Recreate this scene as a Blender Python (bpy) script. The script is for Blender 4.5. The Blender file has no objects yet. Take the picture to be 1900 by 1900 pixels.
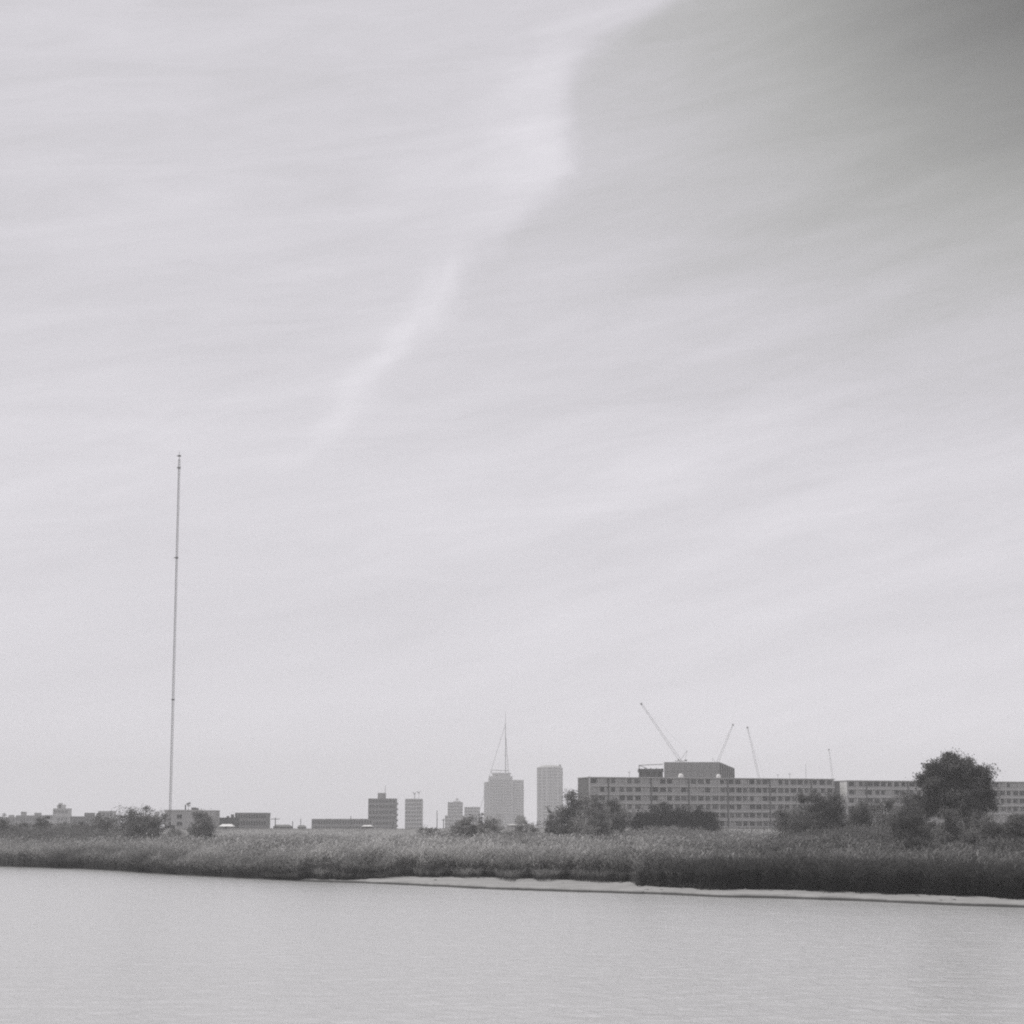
import bpy, math, random
import numpy as np
from mathutils import Vector

# ------------------------------------------------------------------ camera, sky, sun, exposure
SC = bpy.context.scene
COL = SC.collection
F, EYE, PITCH = 3725.0, 5.0, math.atan(585 / 3725.0)   # focal length in photograph pixels, eye height, upward tilt
cam_data = bpy.data.cameras.new('camera')
cam_data.sensor_width = 36.0
cam_data.lens = 36.0 * F / 1900.0
cam_data.clip_end = 12000.0
cam = bpy.data.objects.new('camera', cam_data)
cam.location = (0, 0, EYE)
cam.rotation_euler = (math.pi / 2 + PITCH, 0, 0)
COL.objects.link(cam)
SC.camera = cam
SC.render.resolution_x = SC.render.resolution_y = 1024
SC.view_settings.view_transform = 'Standard'
SC.view_settings.look = 'None'
SC.view_settings.exposure = 0.0
SC.view_settings.gamma = 1.0
SC.view_settings.use_curve_mapping = False
SC.render.engine = 'CYCLES'
SC.cycles.use_denoising = False
SC.cycles.filter_width = 2.05
SC.cycles.max_bounces = 6
SC.cycles.volume_bounces = 4
SC.cycles.transparent_max_bounces = 8

SUN_EL, SUN_AZ = math.radians(58), math.radians(-62)     # azimuth from +Y, positive to the right
sun_data = bpy.data.lights.new('sun', 'SUN')
sun_data.energy = 2.4
sun_data.angle = math.radians(14)
sun_data.color = (1.0, 0.985, 0.96)
sun = bpy.data.objects.new('sun', sun_data)
sd = Vector((math.sin(SUN_AZ) * math.cos(SUN_EL), math.cos(SUN_AZ) * math.cos(SUN_EL), math.sin(SUN_EL)))
sun.rotation_euler = (-sd).to_track_quat('-Z', 'Y').to_euler()
COL.objects.link(sun)

world = bpy.data.worlds.new('World')
SC.world = world
world.use_nodes = True
NT = world.node_tree
NT.nodes.clear()


class Nodes:
    """small helper that writes maths as nodes"""
    def __init__(s, nt): s.nt = nt
    def new(s, kind): return s.nt.nodes.new(kind)
    def put(s, sock, v):
        if isinstance(v, (int, float)): sock.default_value = v
        else: s.nt.links.new(v, sock)
    def m(s, op, a, b=None, c=None, clamp=False):
        n = s.new('ShaderNodeMath'); n.operation = op; n.use_clamp = clamp
        s.put(n.inputs[0], a)
        if b is not None: s.put(n.inputs[1], b)
        if c is not None: s.put(n.inputs[2], c)
        return n.outputs[0]
    def smooth(s, v, a, b, lo=0.0, hi=1.0):
        n = s.new('ShaderNodeMapRange'); n.interpolation_type = 'SMOOTHSTEP'
        s.put(n.inputs[0], v)
        for i, x in enumerate((a, b, lo, hi)): n.inputs[i + 1].default_value = x
        return n.outputs[0]
    def xyz(s, x, y, z):
        n = s.new('ShaderNodeCombineXYZ'); s.put(n.inputs[0], x); s.put(n.inputs[1], y); s.put(n.inputs[2], z)
        return n.outputs[0]
    def noise(s, vec, scale, detail=4, rough=0.5, dist=0.0):
        n = s.new('ShaderNodeTexNoise'); s.nt.links.new(vec, n.inputs['Vector'])
        n.inputs['Scale'].default_value = scale; n.inputs['Detail'].default_value = detail
        n.inputs['Roughness'].default_value = rough; n.inputs['Distortion'].default_value = dist
        return n.outputs[0]


W = Nodes(NT)
tc = W.new('ShaderNodeTexCoord')
sep = W.new('ShaderNodeSeparateXYZ'); NT.links.new(tc.outputs['Generated'], sep.inputs[0])
DX, DY, DZ = sep.outputs
DEG = 180 / math.pi
az = W.m('MULTIPLY', W.m('ARCTAN2', DX, DY), DEG)
el = W.m('MULTIPLY', W.m('ARCSINE', DZ), DEG)
# bands of thin cloud, long in azimuth, rising a little to the right
tilt = W.m('SUBTRACT', el, W.m('MULTIPLY', az, 0.22))
v_band = W.xyz(W.m('MULTIPLY', az, 0.05), W.m('MULTIPLY', tilt, 0.34), 3.7)
n_band = W.noise(v_band, 1.0, 5, 0.55, 0.6)
v_soft = W.xyz(W.m('MULTIPLY', az, 0.07), W.m('MULTIPLY', el, 0.12), 9.1)
n_soft = W.noise(v_soft, 1.0, 4, 0.5, 0.4)
v_rag = W.xyz(W.m('MULTIPLY', az, 0.28), W.m('MULTIPLY', el, 0.28), 1.3)
n_rag = W.noise(v_rag, 1.0, 5, 0.55, 0.3)
# the edge of the cloud bank: its azimuth at each elevation
ramp = W.new('ShaderNodeValToRGB'); ramp.color_ramp.interpolation = 'LINEAR'
edge = [(0, -12), (8.2, -9.0), (10.8, -5.6), (12.2, -4.2), (13.6, -2.8), (15.0, -2.0), (16.6, -0.7), (17.8, 0.7), (18.7, 1.35),
        (20.2, 1.55), (21.4, 1.8), (22.2, 2.6), (23.3, 5.3), (26.5, 11.0), (34, 21.0)]
cr = ramp.color_ramp
while len(cr.elements) < len(edge): cr.elements.new(0.5)
for e_, (a, b) in zip(cr.elements, edge):
    e_.position = a / 34.0
    g = (b + 12) / 40.0
    e_.color = (g, g, g, 1)
NT.links.new(W.m('DIVIDE', el, 34.0, clamp=True), ramp.inputs[0])
f_el = W.m('SUBTRACT', W.m('MULTIPLY', ramp.outputs[0], 40.0), 12.0)
s_edge = W.m('ADD', W.m('SUBTRACT', az, f_el), W.m('MULTIPLY', W.m('SUBTRACT', n_rag, 0.5), 3.4))
far_right = W.smooth(az, 60, 120, 1.0, 0.0)
side = W.m('MULTIPLY', W.smooth(s_edge, -0.5, 0.9), W.smooth(el, 10, 19.5))
deep = W.m('MULTIPLY', W.m('MULTIPLY', W.smooth(az, -2, 17), W.smooth(el, 7, 26)), far_right)
upper = W.smooth(el, 15.5, 18.5)
rag2 = W.noise(W.xyz(W.m('MULTIPLY', az, 0.6), W.m('MULTIPLY', el, 0.9), 5.5), 1.0, 5, 0.6, 0.4)
rw = W.m('ADD', 0.62, W.m('MULTIPLY', upper, 0.75))
ridge_x = W.m('DIVIDE', W.m('ADD', s_edge, W.m('MULTIPLY', rw, 0.85)), rw)
ridge = W.m('MULTIPLY', W.m('EXPONENT', W.m('MULTIPLY', W.m('MULTIPLY', ridge_x, ridge_x), -1.0)), W.m('MULTIPLY', W.smooth(el, 9.5, 12), W.m('SUBTRACT', 1.0, W.m('MULTIPLY', W.m('MULTIPLY', W.smooth(el, 16.0, 16.9), W.smooth(el, 18.6, 17.4)), 0.85))))
ridge = W.m('MULTIPLY', ridge, W.m('ADD', 0.35, W.m('MULTIPLY', rag2, 1.3)))
val = W.m('ADD', W.m('ADD', 0.665, W.m('MULTIPLY', W.smooth(el, 20, 2), 0.09)), W.m('MULTIPLY', W.smooth(el, 7, 0), 0.14))
val = W.m('ADD', val, W.m('MULTIPLY', ridge, 0.065))
val = W.m('ADD', val, W.m('MULTIPLY', W.m('SUBTRACT', n_band, 0.5), 0.19))
val = W.m('ADD', val, W.m('MULTIPLY', W.m('SUBTRACT', n_soft, 0.5), 0.13))
dark = W.m('ADD', W.m('MULTIPLY', W.m('MULTIPLY', side, far_right), 0.13), W.m('MULTIPLY', W.m('POWER', deep, 1.4), 0.75))
n_fine = W.noise(W.xyz(W.m('MULTIPLY', az, 0.16), W.m('MULTIPLY', W.m('SUBTRACT', el, W.m('MULTIPLY', az, 0.12)), 1.1), 14.0), 1.0, 7, 0.68, 0.7)
val = W.m('ADD', val, W.m('MULTIPLY', W.m('SUBTRACT', n_fine, 0.5), W.m('MULTIPLY', W.smooth(el, 3, 11, 0.4, 1.0), 0.17)))
n_wisp = W.noise(W.xyz(W.m('MULTIPLY', az, 0.10), W.m('MULTIPLY', W.m('SUBTRACT', el, W.m('MULTIPLY', az, 0.34)), 0.75), 21.0), 1.0, 5, 0.6, 0.5)
val = W.m('ADD', val, W.m('MULTIPLY', W.m('MULTIPLY', W.m('SUBTRACT', n_wisp, 0.5), W.smooth(az, -10, 8)), 0.16))
dark = W.m('MULTIPLY', dark, W.m('ADD', 0.78, W.m('MULTIPLY', n_band, 0.42)))
val = W.m('MULTIPLY', val, W.m('SUBTRACT', 1.0, dark))
val = W.m('MAXIMUM', val, 0.12)
sky = W.new('ShaderNodeTexSky'); sky.sky_type = 'NISHITA'; sky.sun_disc = False
sky.sun_elevation = SUN_EL; sky.sun_rotation = SUN_AZ
sky.air_density = 1.2; sky.dust_density = 3.0
bw = W.new('ShaderNodeRGBToBW'); NT.links.new(sky.outputs[0], bw.inputs[0])
total = W.m('ADD', W.m('MULTIPLY', val, 9.5), W.m('MULTIPLY', bw.outputs[0], 0.05))
tone = W.smooth(val, 0.35, 0.68)
comb = W.new('ShaderNodeCombineColor')
W.put(comb.inputs[0], W.m('MULTIPLY', total, W.m('ADD', 0.997, W.m('MULTIPLY', tone, 0.008))))
W.put(comb.inputs[1], W.m('MULTIPLY', total, W.m('SUBTRACT', 1.0, W.m('MULTIPLY', tone, 0.02))))
W.put(comb.inputs[2], W.m('MULTIPLY', total, W.m('ADD', 0.985, W.m('MULTIPLY', tone, 0.055))))
bg = W.new('ShaderNodeBackground'); NT.links.new(comb.outputs[0], bg.inputs[0]); bg.inputs[1].default_value = 0.1
wo = W.new('ShaderNodeOutputWorld'); NT.links.new(bg.outputs[0], wo.inputs[0])

# ------------------------------------------------------------------ helpers
rng = np.random.default_rng(11)
R = random.Random(5)
cP, sP = math.cos(PITCH), math.sin(PITCH)


def at(px, py, Y):
    """world point at distance Y that the surveyed photograph position (px, py) stands for"""
    u, v = (px - 950) / F, (950 - py) / F
    t = Y / (cP - sP * v)
    return Vector((u * t, Y, EYE + t * (sP + cP * v)))


def on(px, py, z):
    """where the line of sight through (px, py) meets the level z"""
    u, v = (px - 950) / F, (950 - py) / F
    dz = sP + cP * v
    t = (z - EYE) / dz
    return (u * t, (cP - sP * v) * t)


def tag(o, label=None, cat=None, group=None, kind=None):
    if label: o['label'] = label
    if cat: o['category'] = cat
    if group: o['group'] = group
    if kind: o['kind'] = kind
    return o


def empty(name, loc, label, cat, group=None, rz=0.0):
    o = bpy.data.objects.new(name, None)
    o.location = loc; o.rotation_euler = (0, 0, rz); o.empty_display_size = 1
    COL.objects.link(o)
    return tag(o, label, cat, group)


def link(name, me, parent=None, loc=None):
    o = bpy.data.objects.new(name, me)
    COL.objects.link(o)
    if parent is not None: o.parent = parent
    if loc is not None: o.location = loc
    return o


class MB:
    def __init__(s): s.v = []; s.f = []
    def box(s, x0, x1, y0, y1, z0, z1):
        b = len(s.v)
        s.v += [(x0, y0, z0), (x1, y0, z0), (x1, y1, z0), (x0, y1, z0), (x0, y0, z1), (x1, y0, z1), (x1, y1, z1), (x0, y1, z1)]
        s.f += [(b, b + 3, b + 2, b + 1), (b + 4, b + 5, b + 6, b + 7), (b, b + 1, b + 5, b + 4), (b + 1, b + 2, b + 6, b + 5),
                (b + 2, b + 3, b + 7, b + 6), (b + 3, b, b + 4, b + 7)]
        return s
    def prism(s, pts, z0, z1, z1s=None):
        b = len(s.v); n = len(pts)
        s.v += [(x, y, z0) for x, y in pts] + [(x, y, (z1s[i] if z1s else z1)) for i, (x, y) in enumerate(pts)]
        s.f += [tuple(range(b + n - 1, b - 1, -1)), tuple(range(b + n, b + 2 * n))]
        s.f += [(b + i, b + (i + 1) % n, b + n + (i + 1) % n, b + n + i) for i in range(n)]
        return s
    def tube(s, p, q, r0, r1=None, n=5):
        r1 = r0 if r1 is None else r1
        p, q = Vector(p), Vector(q); d = (q - p).normalized()
        a = d.orthogonal().normalized(); c = d.cross(a); b = len(s.v)
        for P, r in ((p, r0), (q, r1)):
            for i in range(n):
                t = 2 * math.pi * i / n
                s.v.append(tuple(P + (a * math.cos(t) + c * math.sin(t)) * r))
        s.f += [(b + i, b + (i + 1) % n, b + n + (i + 1) % n, b + n + i) for i in range(n)]
        s.f += [tuple(range(b + n - 1, b - 1, -1)), tuple(range(b + n, b + 2 * n))]
        return s
    def path(s, pts, rad, n=6):
        for i in range(len(pts) - 1): s.tube(pts[i], pts[i + 1], rad[i], rad[i + 1], n)
        return s
    def dome(s, c, r, h, n=10, rings=3):
        prev = None
        for k in range(rings + 1):
            t = k / rings * math.pi / 2; rr = r * math.cos(t); z = c[2] + h * math.sin(t)
            b = len(s.v)
            if k == rings:
                s.v.append((c[0], c[1], z))
                s.f += [(prev + i, prev + (i + 1) % n, b) for i in range(n)]
            else:
                s.v += [(c[0] + rr * math.cos(2 * math.pi * i / n), c[1] + rr * math.sin(2 * math.pi * i / n), z) for i in range(n)]
                if prev is not None:
                    s.f += [(prev + i, prev + (i + 1) % n, b + (i + 1) % n, b + i) for i in range(n)]
                prev = b
        return s
    def mesh(s, name, mat):
        me = bpy.data.meshes.new(name); me.from_pydata(s.v, [], s.f); me.materials.append(mat); me.update()
        return me
    def build(s, name, mat, parent=None): return link(name, s.mesh(name, mat), parent)


TINT = (1.0, 0.988, 0.965)


def grey(name, v, var=0.12, scale=0.6, rough=0.85, streak=0.0, tint=TINT):
    m = bpy.data.materials.new(name); m.use_nodes = True
    N = Nodes(m.node_tree); b = m.node_tree.nodes['Principled BSDF']
    g = N.new('ShaderNodeNewGeometry')
    n1 = N.noise(g.outputs['Position'], scale, 5, 0.6)
    k = N.m('ADD', 1.0, N.m('MULTIPLY', N.m('SUBTRACT', n1, 0.5), 2 * var))
    if streak:                                              # rain stains run down the wall
        mp = N.new('ShaderNodeMapping'); m.node_tree.links.new(g.outputs['Position'], mp.inputs[0])
        mp.inputs['Scale'].default_value = (1.1, 1.1, 0.12)
        n2 = N.noise(mp.outputs[0], 1.0, 3, 0.6)
        k = N.m('MULTIPLY', k, N.m('ADD', 1.0, N.m('MULTIPLY', N.m('SUBTRACT', n2, 0.5), 2 * streak)))
    k = N.m('MULTIPLY', k, v)
    c = N.new('ShaderNodeCombineColor')
    for i in range(3): N.put(c.inputs[i], N.m('MULTIPLY', k, tint[i]))
    m.node_tree.links.new(c.outputs[0], b.inputs['Base Color'])
    b.inputs['Roughness'].default_value = rough
    b.inputs['Specular IOR Level'].default_value = 0.25
    return m


def leaf_mat(name, trans=0.3):
    m = bpy.data.materials.new(name); m.use_nodes = True
    nt = m.node_tree; nt.nodes.clear(); N = Nodes(nt)
    a = N.new('ShaderNodeAttribute'); a.attribute_name = 'shade'
    c = N.new('ShaderNodeCombineColor')
    for i in range(3): N.put(c.inputs[i], N.m('MULTIPLY', a.outputs['Fac'], TINT[i]))
    d = N.new('ShaderNodeBsdfDiffuse'); t = N.new('ShaderNodeBsdfTranslucent'); mx = N.new('ShaderNodeMixShader')
    nt.links.new(c.outputs[0], d.inputs[0]); nt.links.new(c.outputs[0], t.inputs[0])
    mx.inputs[0].default_value = trans
    nt.links.new(d.outputs[0], mx.inputs[1]); nt.links.new(t.outputs[0], mx.inputs[2])
    o = N.new('ShaderNodeOutputMaterial'); nt.links.new(mx.outputs[0], o.inputs[0])
    return m


M = dict(
    concrete=grey('weathered_concrete', 0.42, 0.16, 0.25, 0.85, 0.22),
    slab=grey('pale_concrete_slab', 0.52, 0.10, 0.6, 0.8),
    rail=grey('balcony_panel', 0.36, 0.14, 0.35, 0.7, 0.2),
    glass=grey('window_glass', 0.06, 0.3, 0.3, 0.25),
    glass_mid=grey('curtained_glass', 0.13, 0.3, 0.3, 0.4),
    frame=grey('dark_metal', 0.07, 0.1, 1.0, 0.5),
    dark_wall=grey('dark_cladding', 0.13, 0.1, 0.2, 0.7, 0.1),
    mid_wall=grey('grey_cladding', 0.30, 0.08, 0.1, 0.8, 0.12),
    far_wall=grey('distant_facade', 0.44, 0.08, 0.05, 0.8, 0.12),
    pale_wall=grey('whitewashed_wall', 0.46, 0.08, 0.2, 0.8, 0.12),
    roof=grey('roof_sheet', 0.16, 0.15, 0.4, 0.7),
    white=grey('white_paint', 0.75, 0.05, 1.0, 0.5),
    steel=grey('galvanised_steel', 0.16, 0.1, 1.0, 0.5),
    bark=grey('bark', 0.07, 0.3, 3.0, 0.9),
    wood=grey('timber_pole', 0.12, 0.2, 1.0, 0.9),
    leaf=leaf_mat('leaves', 0.25), reed=leaf_mat('reed_blades', 0.3),
)


def vnoise(x, y, seed=0):
    """smooth value noise in numpy, 0..1"""
    x = np.asarray(x, float); y = np.asarray(y, float)
    xi, yi = np.floor(x), np.floor(y); fx, fy = x - xi, y - yi
    fx = fx * fx * (3 - 2 * fx); fy = fy * fy * (3 - 2 * fy)
    def h(a, b):
        v = np.sin(a * 127.1 + b * 311.7 + seed * 74.7) * 43758.5453
        return v - np.floor(v)
    return (h(xi, yi) * (1 - fx) + h(xi + 1, yi) * fx) * (1 - fy) + (h(xi, yi + 1) * (1 - fx) + h(xi + 1, yi + 1) * fx) * fy


def fbm(x, y, seed=0):
    return (vnoise(x, y, seed) * 4 + vnoise(x * 2.1, y * 2.1, seed + 1) * 2 + vnoise(x * 4.3, y * 4.3, seed + 2)) / 7


# ------------------------------------------------------------------ the ground, the shore, the river
shore_px = [(0, 1609), (150, 1613), (300, 1622), (430, 1629), (560, 1635), (680, 1639), (760, 1643), (880, 1648), (1000, 1652),
            (1160, 1657), (1300, 1662), (1500, 1669), (1700, 1677), (1900, 1684)]
foot_px = [(0, 1606), (150, 1610), (300, 1619), (430, 1625), (545, 1629), (570, 1626), (640, 1628), (700, 1628), (820, 1627), (900, 1628), (1000, 1631), (1100, 1633),
           (1165, 1636), (1180, 1642), (1300, 1648), (1500, 1652), (1700, 1660), (1900, 1667)]
sh = [on(a, b, 0.0) for a, b in shore_px]
ft = [on(a, b, 0.38) for a, b in foot_px]
SX = np.array([-4000, -400, -160, -100] + [p[0] for p in sh] + [45, 70, 110, 160, 4000.])
SY = np.array([430, 420, 380, 306] + [p[1] for p in sh] + [109, 82, 40, -60, -200.])
FX = np.array([-4000.] + [p[0] for p in ft] + [4000.])
FD = np.maximum(np.array([p[1] for p in ft]) - np.interp([p[0] for p in ft], SX, SY), 0.7)
FD = np.where(np.array([a for a, b in foot_px]) < 500, 0.4, FD)
FD = np.concatenate([[0.4], FD, [3.0]])


def shoreY(x):
    x = np.asarray(x, float)
    return np.interp(x, SX, SY) + (fbm(x * 0.13, x * 0 + 3.1, 5) - 0.5) * 6.0 + (fbm(x * 1.9, x * 0 + 7.7, 8) - 0.5) * 0.9


def footT(x):
    x = np.asarray(x, float)
    return np.maximum(np.interp(x, FX, FD) + ((fbm(x * 1.3, x * 0 + 1.7, 9) - 0.5) * 0.6 + (fbm(x * 0.3, x * 0 + 4.4, 19) - 0.5)) * np.clip(np.interp(x, FX, FD), .5, 9), 0.2)


def gz(x, y):
    """height of the ground"""
    x = np.asarray(x, float); y = np.asarray(y, float)
    t = y - shoreY(x); f = footT(x)
    wide = np.clip((f - 1.2) / 6, 0, 1)
    lip = 0.05 + wide * (0.13 + 0.22 * fbm(x * 0.16, x * 0 + 2.2, 21))
    zf = np.maximum(0.10 + 0.30 * wide, lip + 0.02)
    z = np.where(t < 0.05, -0.7, lip)
    z = np.where((t >= 0.05), lip + (zf - lip) * np.clip(t / np.maximum(f, 1), 0, 1) ** 1.5, z)
    z = z + np.clip((t - f) / 60, 0, 1) * 0.5 + (fbm(x * 0.7, y * 0.7, 4) - 0.5) * 0.1 * (t > 0.05)
    s = lambda a, b: np.clip((y - a) / (b - a), 0, 1) ** 2 * (3 - 2 * np.clip((y - a) / (b - a), 0, 1))
    z = z + 3.75 * s(556, 584) - 2.7 * s(592, 616)
    return z


def grid_mesh(name, X, Yg, Z, mat):
    nr, nc = X.shape
    co = np.stack([X, Yg, Z], -1).reshape(-1, 3)
    i = np.arange(nr * nc).reshape(nr, nc)
    q = np.stack([i[:-1, :-1], i[:-1, 1:], i[1:, 1:], i[1:, :-1]], -1).reshape(-1, 4)
    return raw_mesh(name, co, q, mat)


def raw_mesh(name, co, faces, mat, shade=None, smooth=False):
    me = bpy.data.meshes.new(name)
    nf, k = faces.shape
    me.vertices.add(len(co)); me.vertices.foreach_set('co', np.ascontiguousarray(co, dtype=np.float32).ravel())
    me.loops.add(nf * k); me.loops.foreach_set('vertex_index', faces.astype(np.int32).ravel())
    me.polygons.add(nf); me.polygons.foreach_set('loop_start', np.arange(0, nf * k, k, dtype=np.int32))
    me.update(calc_edges=True)
    if shade is not None:
        at_ = me.attributes.new('shade', 'FLOAT', 'FACE'); at_.data.foreach_set('value', shade.astype(np.float32))
    me.materials.append(mat)
    return me


def ground_mat():
    m = grey('river_bank_soil', 0.30, 0.25, 0.8, 0.95)
    nt = m.node_tree; N = Nodes(nt); b = nt.nodes['Principled BSDF']
    g = N.new('ShaderNodeNewGeometry'); sp = N.new('ShaderNodeSeparateXYZ'); nt.links.new(g.outputs['Position'], sp.inputs[0])
    old = b.inputs['Base Color'].links[0].from_socket
    n = N.noise(g.outputs['Position'], 0.28, 7, 0.7)
    # pale dry sand on the shore, wet silt close to the water darkened to paint the lip's shade, grassy soil inland
    z = N.m('ADD', sp.outputs[2], N.m('MULTIPLY', N.m('SUBTRACT', n, 0.5), 0.10))
    wet = N.smooth(z, 0.12, 0.22)
    inland = N.smooth(sp.outputs[2], 0.44, 0.55)
    v = N.m('ADD', 0.07, N.m('MULTIPLY', wet, 0.235))
    v = N.m('ADD', N.m('MULTIPLY', v, N.m('SUBTRACT', 1.0, inland)), N.m('MULTIPLY', inland, 0.07))
    levee = N.smooth(sp.outputs[2], 1.2, 2.5)
    v = N.m('ADD', v, N.m('MULTIPLY', levee, 0.20))
    n2 = N.noise(g.outputs['Position'], 3.0, 5, 0.7)
    v = N.m('MULTIPLY', v, N.m('ADD', 0.2, N.m('ADD', N.m('MULTIPLY', n, 1.15), N.m('MULTIPLY', n2, 0.45))))
    c = N.new('ShaderNodeCombineColor')
    for i in range(3): N.put(c.inputs[i], N.m('MULTIPLY', v, TINT[i]))
    nt.links.new(c.outputs[0], b.inputs['Base Color'])
    return m


xs = np.unique(np.concatenate([[-3000, -1500, -700, -400, -250, -160, -120], np.arange(-100, 60, 0.5), [70, 90, 120, 160, 250, 400, 700, 1500, 3000]])).astype(float)
ts = np.concatenate([[-1.2, 0.04, 0.06, 0.3, 0.7, 1.2, 2, 3, 4, 6, 8, 11, 14, 18, 22, 28, 36, 50, 80, 130, 190]])
Xg, Tg = np.meshgrid(xs, ts)
Yg = shoreY(Xg) + Tg
rest = np.array([560, 565, 570, 575, 580, 584, 588, 592, 596, 602, 609, 616, 640, 700, 900, 1300, 2000, 3200, 5000.])
Xr, Yr = np.meshgrid(xs, rest)
Xg = np.vstack([Xg, Xr]); Yall = np.vstack([Yg, np.maximum(Yr, Yg[-1] + 1 + np.arange(len(rest))[:, None])])
Zg = gz(Xg, Yall)
Zg[0] = -0.7; Zg[1] = -0.3
bank = link('ground', grid_mesh('ground', Xg, Yall, Zg, ground_mat()))
tag(bank, 'low river bank with a pale sandy shore, marsh soil and a grassed levee behind', None, None, 'structure')

wm = bpy.data.materials.new('river_water'); wm.use_nodes = True
WN = Nodes(wm.node_tree); wb = wm.node_tree.nodes['Principled BSDF']
wg = WN.new('ShaderNodeNewGeometry')
wb.inputs['Base Color'].default_value = (0.45, 0.45, 0.445, 1)
wb.inputs['Roughness'].default_value = 0.16
wb.inputs['IOR'].default_value = 1.333
mp = WN.new('ShaderNodeMapping'); wm.node_tree.links.new(wg.outputs['Position'], mp.inputs[0])
mp.inputs['Scale'].default_value = (1.25, 1.0, 1.0); mp.inputs['Rotation'].default_value = (0, 0, math.radians(12))
w1 = WN.noise(mp.outputs[0], 0.85, 6, 0.6, 0.6)
w2 = WN.noise(mp.outputs[0], 0.13, 4, 0.55, 0.3)
gust = WN.noise(mp.outputs[0], 0.02, 3, 0.5, 0.5)
hgt = WN.m('ADD', WN.m('MULTIPLY', w1, WN.m('ADD', 0.55, WN.m('MULTIPLY', gust, 0.8))), WN.m('MULTIPLY', w2, 1.2))
bp = WN.new('ShaderNodeBump'); WN.put(bp.inputs['Height'], hgt); bp.inputs['Strength'].default_value = 1.0; bp.inputs['Distance'].default_value = 0.17
wm.node_tree.links.new(bp.outputs[0], wb.inputs['Normal'])
wx = np.array([-3000, -200, 0, 200, 3000.]); wy = np.array([-190, 0, 60, 130, 250, 450.])
wX, wY = np.meshgrid(wx, wy)
river = link('water', grid_mesh('water', wX, wY, wX * 0, wm))
tag(river, 'wide pale grey river with a light chop across the foreground', None, None, 'structure')

# ------------------------------------------------------------------ reeds (nobody could count them)
def reed_patch(n, xlo, xhi, y_of, wid, hmul=1.0, leafy=0.62, dens=None):
    x = rng.uniform(xlo, xhi, n) if np.isscalar(xlo) else xlo + (xhi - xlo) * rng.random(n)
    y = y_of(x, n)
    keep = (y - shoreY(x) > footT(x)) & (np.abs(x) < 0.30 * y + 8) & (y < 562)
    x, y = x[keep], y[keep]; n = len(x)
    z = gz(x, y)
    big = fbm(x * 0.06, y * 0.05, 31); lump = fbm(x * 0.22, y * 0.16, 33)
    t = y - shoreY(x) - footT(x)
    # the tall dark stand that reaches forward on the near bank begins at x = 12
    stand = (rng.random(n) < np.clip((x - 9 + 5 * (lump - 0.5)) / 7, 0, 1)) * (rng.random(n) < np.clip((10 - t) / 4, 0, 1))
    H = (2.1 + 1.2 * (big - 0.5) + 2.9 * (lump - 0.5)) * hmul * rng.uniform(0.78, 1.14, n)
    H = H * np.where(t < 3, 0.80 + 0.2 * np.clip(t, 0, 3) / 3, 1.0)
    H = np.where(stand > 0.5, (2.0 + 0.9 * (lump - 0.5)) * rng.uniform(0.7, 1.1, n) * (0.7 + 0.3 * np.clip(t / 2, 0, 1)), H)
    isleaf = rng.random(n) < leafy
    z0 = np.where(isleaf, z + H * (0.97 - 0.52 * rng.random(n) ** 1.6), z - 0.05)
    L = np.where(isleaf, rng.uniform(0.35, 0.8, n), H)
    ang = rng.uniform(0, 2 * np.pi, n)
    lean = np.where(isleaf, rng.uniform(0.5, 1.4, n), np.abs(rng.normal(0, 0.10, n)))
    dx, dy = np.cos(ang) * np.sin(lean), np.sin(ang) * np.sin(lean)
    dz = np.cos(lean)
    a2 = rng.uniform(0, np.pi, n)
    w = wid * np.clip(y / 330, 0.35 if wid > .1 else 1, 1.3 if wid > .1 else 1) * rng.uniform(0.6, 1.4, n) * np.where(isleaf, 1.5, 0.8)
    wx_, wy_ = np.cos(a2) * w / 2, np.sin(a2) * w / 2
    base = np.stack([x, y, z0], -1); d = np.stack([dx, dy, dz], -1) * L[:, None]
    side_ = np.stack([wx_, wy_, wx_ * 0], -1)
    wind = np.stack([0.10 * L, 0.0 * L, -0.06 * L * (1 + isleaf * 2)], -1)
    mid = base + d * 0.62
    tip = base + d + wind
    co = np.stack([base - side_ * 0.4, base + side_ * 0.4, mid + side_, mid - side_, tip], 1).reshape(-1, 3)
    b = (np.arange(n) * 5)[:, None]
    tri = np.concatenate([b + [0, 1, 2], b + [0, 2, 3], b + [3, 2, 4]], 1).reshape(-1, 3)
    # plant colour and painted shade: pale seeded patches, darker lush ones, darker near stand
    right = np.clip((x / y + 0.02) / 0.22, 0, 1)  # right side darkened: plant tone, with lens falloff and thinner haze painted in
    v = 0.37 + 0.30 * (fbm(x * 0.12, y * 0.07, 41) - 0.5) + 0.75 * (lump - 0.5)
    v = v * (1 - 0.58 * right) * (1 - 0.25 * np.clip((-0.06 - x / y) / 0.12, 0, 1))
    v = np.where(stand > 0.5, 0.10 + 0.08 * (lump - 0.5), v)
    v = v * np.where(isleaf, 1.0, 0.38)  # stems browner than leaves, darkened further to paint the shaded reed base
    v = np.clip(v * rng.uniform(0.68, 1.3, n), 0.03, 0.6)
    return co, tri, np.repeat(v, 3)


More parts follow.
